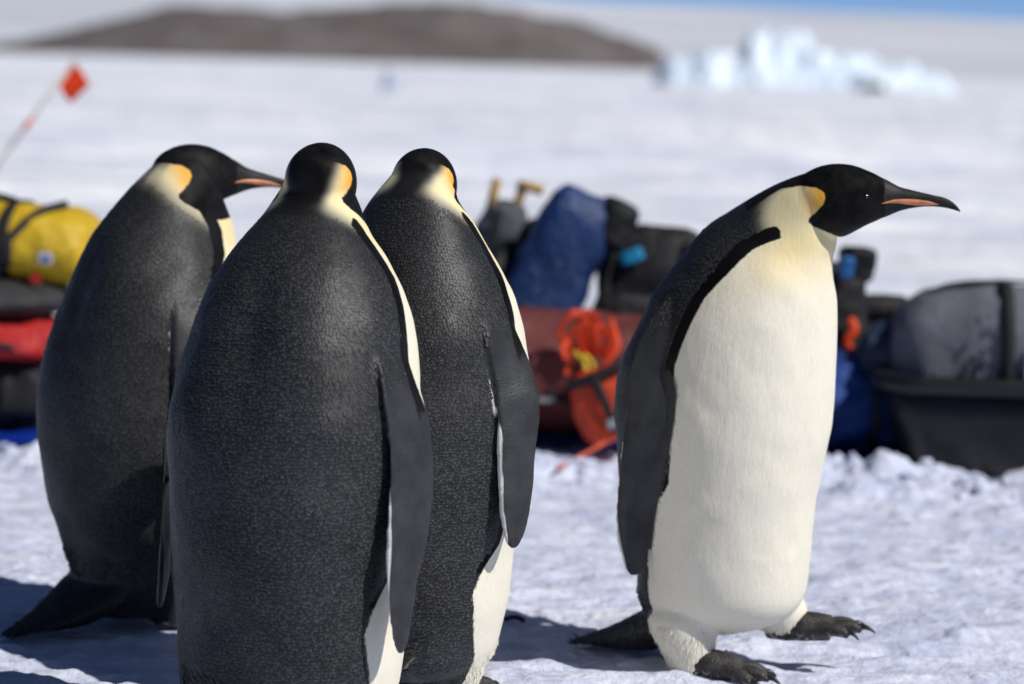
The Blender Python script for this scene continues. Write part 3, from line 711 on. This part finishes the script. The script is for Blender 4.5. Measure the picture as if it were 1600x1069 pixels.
class Duffel:
    """a soft cylinder-like bag lying along x, bottom at z = 0"""
    def __init__(s, L, W, H, p=5., e=2.6, seed=0, wr=.012, sag=.0):
        s.L, s.W, s.H, s.p, s.e, s.seed, s.wr, s.sag = L / 2, W / 2, H / 2, p, e, seed, wr, sag
    def ring(s, x, m=40, off=0.):
        q = max(1 - abs(x / s.L) ** s.p, 1e-4) ** (1 / s.p)
        g = np.linspace(0, 2 * np.pi, m, endpoint=False); c, si = np.cos(g), np.sin(g)
        w = np.sign(c) * np.abs(c) ** (2 / s.e); z = np.sign(si) * np.abs(si) ** (2 / s.e)
        y = (s.W * q + off) * w; zz = (s.H * q + off) * z
        zz = np.where(zz < 0, zz * .92, zz) + s.H - s.sag * (x / s.L) ** 2
        return np.column_stack([np.full(m, x), y, zz])
    def body(s, name, mat, parent=None, n=44, m=48):
        xs = s.L * np.sin(np.linspace(-np.pi / 2, np.pi / 2, n)) * .999
        R = np.array([s.ring(x, m) for x in xs]); P = R.reshape(-1, 3)
        c = np.column_stack([P[:, 0] * .8, np.zeros(len(P)), np.full(len(P), s.H)]); d = P - c; d /= np.linalg.norm(d, axis=1)[:, None] + 1e-9
        k = fbm(P * 7 + s.seed * 3.7, 4, s.seed, .55); fold = 1 - np.abs(fbm(P * (5, 9, 9) + s.seed, 3, s.seed + 9))
        P = P + d * (s.wr * k + s.wr * .9 * (fold - .6))[:, None]; P[:, 2] = np.maximum(P[:, 2], .0)
        return Geo().loft(P.reshape(n, m, 3)).build(name, mat, parent)
    def strap(s, x, w, mat, parent, off=.010, name='strap', lo=0., hi=1.):
        m = 48; a = s.ring(x - w / 2, m, off); b = s.ring(x + w / 2, m, off); a2 = s.ring(x - w / 2, m, off - .012); b2 = s.ring(x + w / 2, m, off - .012)
        R = np.array([a, b, b2, a2]); F = []
        v = R.reshape(-1, 3); v[:, 2] = np.maximum(v[:, 2], .001)
        i0, i1 = int(lo * m), int(hi * m)
        for q in range(4):
            for j in range(i0, i1): F.append((q * m + j, q * m + (j + 1) % m, ((q + 1) % 4) * m + (j + 1) % m, ((q + 1) % 4) * m + j))
        return mesh_obj(name, v, F, mat, parent)
def pack_body(name, mat, parent, w, d, h, seed, wr=.014, top=.75, e=3.0, n=34, m=44):
    zs = h / 2 + h / 2 * np.sin(np.linspace(-np.pi / 2, np.pi / 2, n)); R = []
    for z in zs:
        q = max(1 - abs(2 * z / h - 1) ** 4.5, 1e-4) ** (1 / 4.5) * (1 + (top - 1) * z / h) * (1 + .06 * math.sin(5 * z / h + seed))
        g = np.linspace(0, 2 * np.pi, m, endpoint=False); c, si = np.cos(g), np.sin(g)
        R.append(np.column_stack([w / 2 * q * np.sign(c) * np.abs(c) ** (2 / e), d / 2 * q * np.sign(si) * np.abs(si) ** (2 / e), np.full(m, z)]))
    P = np.array(R).reshape(-1, 3); dd = P - np.column_stack([np.zeros(len(P)), np.zeros(len(P)), P[:, 2] * .8 + h * .1]); dd /= np.linalg.norm(dd, axis=1)[:, None] + 1e-9
    fold = 1 - np.abs(fbm(P * (6, 6, 10) + seed, 3, seed + 9))
    P = P + dd * (wr * fbm(P * 8, 4, seed) + wr * (fold - .6))[:, None]
    return Geo().loft(P.reshape(n, m, 3)).build(name, mat, parent)
def webbing(pts, w, name, mat, parent, th=.22, k=6, up=(0, -1, .2)):
    p = resample(np.array(pts, float), k); return Geo().tube(p, w / 2, 8, th, up).build(name, mat, parent)

# groundsheet the equipment lies on
xs = np.linspace(-2.3, 2.9, 170); ys = np.linspace(7.72, 9.5, 60); X, Y = np.meshgrid(xs, ys); X = X.ravel(); Y = Y.ravel()
Z = .030 + .012 * fbm(np.column_stack([X, Y]) * 5, 4, 91) + .018 * np.maximum(1 - np.abs(fbm(np.column_stack([X * 4, Y * 6]), 3, 95)) - .7, 0)
fr = np.interp(X, [-2.3, -1.0, -.7, .65, .85, 1.15, 1.4, 2.9], [7.74, 7.78, 8.14, 8.14, 7.80, 7.80, 7.86, 7.80]) + .05 * noise(np.column_stack([X * 3, X * 0]), 7)
Yj = fr + (Y - 7.72) * (9.5 - fr) / (9.5 - 7.72)
tag(mesh_obj('groundsheet', np.column_stack([X, Yj, Z]), grid_faces(60, 170, False), ROYAL), 'royal blue tarpaulin spread on the snow under the piled bags', 'tarpaulin')

# --- pile at the left edge
def placed(name, label, cat, loc, rot=(0, 0, 0), group='bags piled on the blue tarpaulin'):
    e = empty(name, loc, [R_(a) for a in rot]); tag(e, label, cat, group); return e
r = placed('duffel_bag', 'black duffel bag at the bottom of the left pile, under the red sack', 'duffel bag', (-1.78, 8.15, .035), (0, 0, 4))
D = Duffel(.86, .46, .235, 5, 2.8, 1, .014); D.body('bag_body', BLACK, r); D.strap(.22, .05, WEB, r); D.strap(-.2, .05, WEB, r)
r = placed('stuff_sack', 'crumpled red sack squeezed between the black and dark grey bags at left', 'sack', (-1.72, 8.10, .245), (0, 4, -3))
D = Duffel(.66, .40, .165, 3.2, 2.3, 2, .022); D.body('bag_body', RED, r); webbing([(.05, -.2, .10), (.15, -.215, .085), (.26, -.17, .07)], .02, 'drawstring', WEB, r)
r = placed('duffel_bag', 'flat dark grey bag lying under the yellow duffel at left', 'duffel bag', (-1.76, 8.12, .375), (0, 0, 2))
D = Duffel(.76, .42, .125, 3.5, 2.3, 3, .010); D.body('bag_body', CHAR, r); D.strap(.12, .03, WEB, r)
Geo().box((.13, -.214, .07), (.05, .012, .03)).build('buckle', CLIP, r, False)
r = placed('duffel_bag', 'bright yellow waterproof duffel bag with black straps on top of the left pile', 'duffel bag', (-1.72, 8.24, .478), (0, 1, -5))
D = Duffel(.84, .40, .255, 6, 2.5, 4, .010, .015); D.body('bag_body', YELLOW, r)
D.strap(.165, .030, WEB, r); D.strap(-.17, .030, WEB, r)
webbing([(.13, -.205, .06), (.17, -.225, .12), (.20, -.205, .17), (.26, -.14, .235), (.33, -.06, .262)], .026, 'carry_strap', WEB, r)
Geo().loft([D.ring(x, 20, .006)[:0] if False else np.column_stack([np.full(12, x), -.212 + .014 * np.cos(np.linspace(0, 2 * np.pi, 12, endpoint=False)), .115 + .05 * np.sin(np.linspace(0, 2 * np.pi, 12, endpoint=False))]) for x in np.linspace(.145, .195, 5)]).build('handle_pad', WEB, r)
Geo().tube(resample(np.array([(-.25, -.03, .262), (-.12, -.05, .282), (.06, -.05, .280), (.16, -.04, .262)]), 5), .022, 8, .5).build('grab_handle', WEB, r)
Geo().box((.30, -.196, .10), (.040, .010, .035)).build('badge', WHITE_P, r, False)
Geo().box((.305, -.2025, .098), (.022, .006, .018)).build('badge_print', BLUEP, r, False)
Geo().box((.27, -.19, .035), (.03, .012, .03)).build('tag', RED, r, False)

# --- centre pile
r = placed('duffel_bag', 'large burgundy duffel bag lying between the backs of two penguins', 'duffel bag', (.14, 8.34, .035), (0, 0, -2))
D = Duffel(.98, .42, .385, 4.0, 2.4, 11, .018); D.body('bag_body', BURG, r); D.strap(-.18, .035, WEB, r); D.strap(.30, .035, WEB, r)
webbing([(-.08, -.19, .20), (.0, -.222, .15), (.08, -.222, .12), (.12, -.215, .13)], .022, 'side_handle', WEB, r)
Geo().box((-.02, -.222, .13), (.05, .014, .016)).build('buckle', CLIP, r, False)
r = placed('dry_bag', 'small orange roll-top bag with black webbing leaning on the burgundy duffel', 'dry bag', (.335, 8.00, .055), (-8, -17, 0))
pack_body('bag_body', ORANGE, r, .20, .15, .245, 12, .008, 1.06, 3.2)
webbing([(-.10, -.075, .205), (-.03, -.085, .21), (.05, -.085, .222), (.10, -.07, .23)], .034, 'closure_strap', WEB, r, .25, 6, (0, -1, 0))
webbing([(-.02, -.088, .215), (-.01, -.092, .14), (.0, -.088, .07), (.0, -.075, .03)], .030, 'webbing_strap', WEB, r)
Geo().box((.0, -.094, .06), (.034, .012, .03)).build('buckle', CLIP, r, False)
r = placed('webbing_tangle', 'tangle of bright orange webbing heaped on the burgundy duffel', 'webbing', (.225, 8.10, .35), group='loose lines and straps')
r.scale = (.78, .78, .78)
rnd = random.Random(5)
for k in range(7):
    x0 = -.06 + .022 * k + rnd.uniform(-.015, .015); ln = rnd.uniform(-.5, .5); hh = rnd.uniform(.07, .14); ww = rnd.uniform(.02, .045); yy = -.03 - .008 * (k % 3)
    pts = [(x0 - .01, yy + .02, -.05), (x0 - ww, yy, hh * .35), (x0 - ww * .5 + ln * hh * .5, yy - .012, hh * .85), (x0 + ln * hh * .7, yy - .004, hh), (x0 + ww * .7 + ln * hh * .6, yy + .01, hh * .75), (x0 + ww * .8, yy + .012, hh * .25), (x0 + .02, yy + .03, -.06)]
    webbing(pts, .024, 'strap', ROPE_O, r, .16, 6, (.5 * math.sin(k * 2.1), -1, .5 * math.cos(k * 1.7)))
webbing([(-.07, -.03, .03), (-.085, -.07, -.03), (-.06, -.09, -.08), (-.075, -.10, -.12)], .022, 'strap', ROPE_O, r, .18)
webbing([(.10, -.02, .10), (.13, -.08, .0), (.09, -.10, -.06), (.08, -.11, -.11)], .020, 'strap', ROPE_O, r, .35)
r = placed('cord', 'short yellow cord hanging from the orange webbing', 'cord', (.222, 8.02, .30), group='loose lines and straps')
webbing([(-.03, 0, .03), (.0, -.01, .0), (.015, -.012, -.035), (.03, -.01, -.01), (.0, -.012, .02), (.01, -.015, -.05)], .012, 'cord_line', ROPE_Y, r, .8)
g = Geo().tube([(.144, 7.62, .026), (.25, 7.84, .052), (.42, 8.2, .10)], .0062, 10)
tag(g.build('marker_pole', simple('orange_pole_paint', (.58, .10, .055), .5, .4)), 'thin orange pole lying on the churned snow before the burgundy duffel', 'pole')
r = placed('backpack', 'tall blue backpack leaning right above the burgundy duffel', 'backpack', (-.075, 8.58, .005), (-4, 22, 0))
pack_body('bag_body', BLUE, r, .33, .24, .86, 21, .016, .82, 3.4)
pack_body('lid', BLACK, r, .14, .23, .17, 22, .008, .9).location = (.115, .01, .70)
webbing([(-.14, -.06, .36), (-.05, -.13, .37), (.06, -.13, .36), (.145, -.06, .35)], .028, 'compression_strap', WEB, r)
webbing([(.15, -.05, .30), (.165, -.06, .5), (.15, -.06, .7)], .05, 'side_strap', WEB, r, .4, 6, (1, 0, 0))
Geo().box((-.02, -.135, .365), (.04, .014, .03)).build('buckle', CLIP, r, False)
r = placed('backpack', 'black backpack with loose straps on the left side of the blue backpack', 'backpack', (-.12, 8.72, .035), (0, 14, 10))
pack_body('bag_body', BLACK, r, .26, .2, .60, 31, .014, .75)
webbing([(-.06, -.10, .55), (-.10, -.17, .42), (-.06, -.15, .28), (.0, -.1, .2)], .05, 'shoulder_strap', WEB, r, .3)
webbing([(.07, -.10, .58), (.12, -.17, .48), (.13, -.15, .33), (.08, -.1, .22)], .05, 'shoulder_strap', WEB, r, .3)
r = placed('backpack', 'grey backpack with two tan wooden handles sticking out of its top', 'backpack', (-.09, 9.05, -.03), (0, 4, 0))
pack_body('bag_body', GREYP, r, .25, .22, .76, 41, .016, .72, 2.8)
pack_body('side_pocket', BLACK, r, .10, .12, .17, 42, .008, .9).location = (.125, -.05, .55)
webbing([(-.02, -.10, .74), (-.03, -.13, .60), (-.02, -.13, .42)], .035, 'strap', WEB, r)
for x0, x1, w in ((-.055, -.035, .020), (.03, .06, .022)):
    Geo().tube([(x0, -.02, .66), ((x0 + x1) / 2, -.03, .77), (x1, -.03, .84)], [w, w * 1.1, w * 1.25], 8, .7).build('tool_handle', TAN, r)
Geo().tube([(.035, -.04, .815), (.07, -.04, .825), (.125, -.035, .815)], .022, 8, .8).build('tool_grip', TAN, r)
r = placed('backpack', 'black backpack with a cyan patch just left of the striding penguin', 'backpack', (.44, 8.66, .035), (-5, 2, -8))
pack_body('bag_body', BLACK, r, .40, .26, .65, 51, .018, .80)
pack_body('front_pocket', CHAR, r, .24, .10, .28, 52, .01, .9).location = (-.02, -.13, .14)
o = pack_body('patch', CYAN, r, .085, .03, .045, 53, .003, .95); o.location = (-.055, -.128, .52); o.rotation_euler = (0, R_(-25), 0)
webbing([(-.12, -.08, .60), (-.15, -.15, .48), (-.12, -.15, .30)], .045, 'shoulder_strap', WEB, r, .3)
webbing([(.12, -.08, .60), (.13, -.16, .46), (.10, -.15, .30)], .045, 'shoulder_strap', WEB, r, .3)

# --- right of the striding bird
r = placed('tarp_bundle', 'rumpled blue bundle on the tarpaulin between striding penguin and sled', 'bundle', (.98, 8.22, .03), (0, 0, 6))
D = Duffel(.62, .50, .29, 3.2, 2.5, 61, .034); D.body('bundle_body', fabric('blue_bundle_cloth', (.008, .040, .190), .5, .35, 500, .02, .4), r); D.strap(.12, .02, WEB, r, .02)
r = placed('backpack', 'black backpack standing on the blue bundle behind the striding penguin chest', 'backpack', (1.01, 8.36, .305), (0, 4, 4))
pack_body('bag_body', BLACK, r, .28, .2, .30, 71, .010, .62)
pack_body('lid', BLACK, r, .11, .12, .12, 72, .010, 1.2).location = (.065, 0, .24)
o = pack_body('patch', fabric('blue_patch', (.02, .12, .33), .5), r, .05, .03, .07, 73, .003, .9); o.location = (.015, -.09, .255)
webbing([(.04, -.10, .13), (.055, -.115, .10), (.035, -.115, .06), (.05, -.11, .03)], .030, 'red_tassel', ROPE_O, r, .6)
r = placed('roll_mat', 'rolled black mat lying behind the end of the sled', 'rolled mat', (1.14, 8.50, .0), (0, 0, 0))
Geo().tube(resample(np.array([(-.02, .0, .44), (.05, .0, .445), (.13, .01, .44)]), 5), .050, 20).build('mat_roll', BLACK, r)
pack_body('mat_stand', CHAR, r, .22, .18, .40, 82, .01, .9).location = (.06, .02, .03)
def sled():
    r = empty('cargo_sled', (1.80, 8.02, .0), (0, 0, R_(-3))); tag(r, 'black plastic tub sled loaded with a grey duffel at the right edge', 'sled')
    def rr(L, W, z, rad, m=9):
        P = []
        for cx, cy, a0 in ((L / 2 - rad, W / 2 - rad, 0), (-L / 2 + rad, W / 2 - rad, 90), (-L / 2 + rad, -W / 2 + rad, 180), (L / 2 - rad, -W / 2 + rad, 270)):
            for a in np.linspace(a0, a0 + 90, m): P.append((cx + rad * math.cos(R_(a)), cy + rad * math.sin(R_(a)), z))
        return P
    Geo().loft([rr(1.16, .40, .012, .08), rr(1.19, .43, .02, .10), rr(1.26, .48, .15, .11), rr(1.31, .52, .275, .12), rr(1.28, .49, .275, .11), rr(1.22, .45, .15, .10), rr(1.14, .38, .035, .09)]).build('tub', TUB, r)
    Geo().loft([rr(1.32, .53, .262, .12), rr(1.395, .605, .262, .14), rr(1.405, .615, .275, .145), rr(1.40, .61, .303, .145), rr(1.36, .57, .312, .13), rr(1.27, .48, .308, .11), rr(1.265, .475, .27, .11)]).build('rim', TUB, r)
    Geo().tube(resample(np.array([(-.25, -.318, .292), (-.245, -.33, .275), (-.235, -.33, .275), (-.23, -.318, .292)]), 4), .004, 8).build('tie_ring', CLIP, r)
    for x in (-.1, .35): Geo().tube(resample(np.array([(x - .03, -.315, .29), (x, -.34, .27), (x + .03, -.315, .29)]), 4), .006, 8).build('tie_ring', CLIP, r)
sled()
r = placed('duffel_bag', 'long grey canvas duffel with a black strap riding in the sled', 'duffel bag', (1.745, 8.03, .05), (0, 0, -3))
D = Duffel(1.16, .43, .525, 4.2, 2.7, 91, .010); D.body('bag_body', GREY, r, 60, 56); D.strap(-.245, .038, WEB, r, .012); D.strap(.25, .038, WEB, r, .012)
webbing([(-.56, -.02, .40), (-.42, -.02, .515), (-.1, -.02, .535), (.3, -.02, .535)], .05, 'zip_flap', CHAR, r, .2, 8, (0, 0, 1))
rnd = random.Random(9); sg = Geo()
# faint, unreadable print near the strap
yz = D.ring(-.30, 200, .004); yz = yz[yz[:, 1] < 0]; yz = yz[np.argsort(yz[:, 2])]
for k in range(26):
    cx = -.335 + .05 * rnd.random() + (.02 if k % 3 else -.03); z = .22 + .22 * rnd.random()
    sg.box((cx, np.interp(z, yz[:, 2], yz[:, 1]) + .004, z), (rnd.uniform(.004, .012), .010, rnd.uniform(.006, .020)))
tag(sg.build('faded_print', DARKP, r, False), kind='stuff')
Geo().box((-.165, -.218, .30), (.05, .016, .09)).build('pocket_window', WHITE_P, r, False)
r = placed('stuff_sack', 'navy blue sack tucked at the near end of the sled beside the grey duffel', 'sack', (1.17, 8.14, .27), (0, -12, 70))
Duffel(.24, .16, .17, 2.6, 2.2, 95, .012).body('bag_body', NAVY, r, 26, 30)

# --- marker flag out on the ice
r = empty('marker_flag', (-2.86, 12, 0)); tag(r, 'orange marker flag on a thin leaning cane at the upper left', 'flag')
top = np.array([.845, 0, 1.18]); g = Geo().tube([tuple(top * k) for k in (-.03, .25, .5, .75, 1.0)], [.010, .0095, .009, .008, .007], 8); g.build('cane', CANE, r)
ax = top / np.linalg.norm(top); sd = np.array([-ax[2], 0, ax[0]])
Geo().tube([tuple(top * .715), tuple(top * .765)], .0105, 8).build('cane_band', FLAGC, r)
V = []; n1, n2 = 10, 12
for i in range(n1):
    for j in range(n2):
        a, b = i / (n1 - 1), j / (n2 - 1)
        p = top * 1.0 - ax * (.03 + .125 * a) - sd * (.008 + .095 * b * (1 - .25 * a)) * 1.0 + np.array([.0, .030 * math.sin(b * 5 + a * 2), -.035 * b])
        V.append(p)
V2 = [v + np.array([.0006, .0016, 0]) for v in V]; F = grid_faces(n1, n2, False); F2 = [tuple(i + n1 * n2 for i in f[::-1]) for f in F]
mesh_obj('flag_cloth', V + V2, F + F2, FLAGC, r)

# --- loose bits on the snow
def clods():
    rng = np.random.default_rng(3); bm = bmesh.new(); bmesh.ops.create_icosphere(bm, subdivisions=2, radius=1); bv = np.array([v.co[:] for v in bm.verts]); bf = [[v.index for v in f.verts] for f in bm.faces]; bm.free()
    g = Geo()
    N = 330
    x = rng.uniform(-1.75, 1.85, N); y = GEAR_Y - .03 + rng.normal(0, .15, N); sz = .005 + .020 * rng.random(N) ** 4
    far = rng.random(N) < .3; x = np.where(far, rng.uniform(-1.3, 1.4, N), x); y = np.where(far, rng.uniform(4.75, 7.4, N), y); sz = np.where(far, .002 + .008 * rng.random(N) ** 3, sz)
    z = snow_height(x, y)
    for k in range(N):
        p = bv * (1 + .32 * fbm(bv * 1.7 + k * 3.1, 2, k))[:, None] * sz[k] * rng.uniform(.7, 1.3, 3) * (1.15, 1, .62)
        g.add(p + (x[k], y[k], z[k] + sz[k] * .12), bf)
    return g
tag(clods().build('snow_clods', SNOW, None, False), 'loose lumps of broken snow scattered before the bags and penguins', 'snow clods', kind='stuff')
q = np.array([(0, 0, .004), (.012, .003, .010), (.03, .0, .011), (.045, -.002, .003)])
tag(Geo().tube(resample(q, 4) + np.array([.0, 5.57, .004]), [.004] + [.009] * 11 + [.003], 8, .6).build('dark_scrap', simple('scrap', (.02, .02, .022), .7, .3), None), 'tiny dark scrap on shaded snow beside the half hidden penguin', 'scrap')
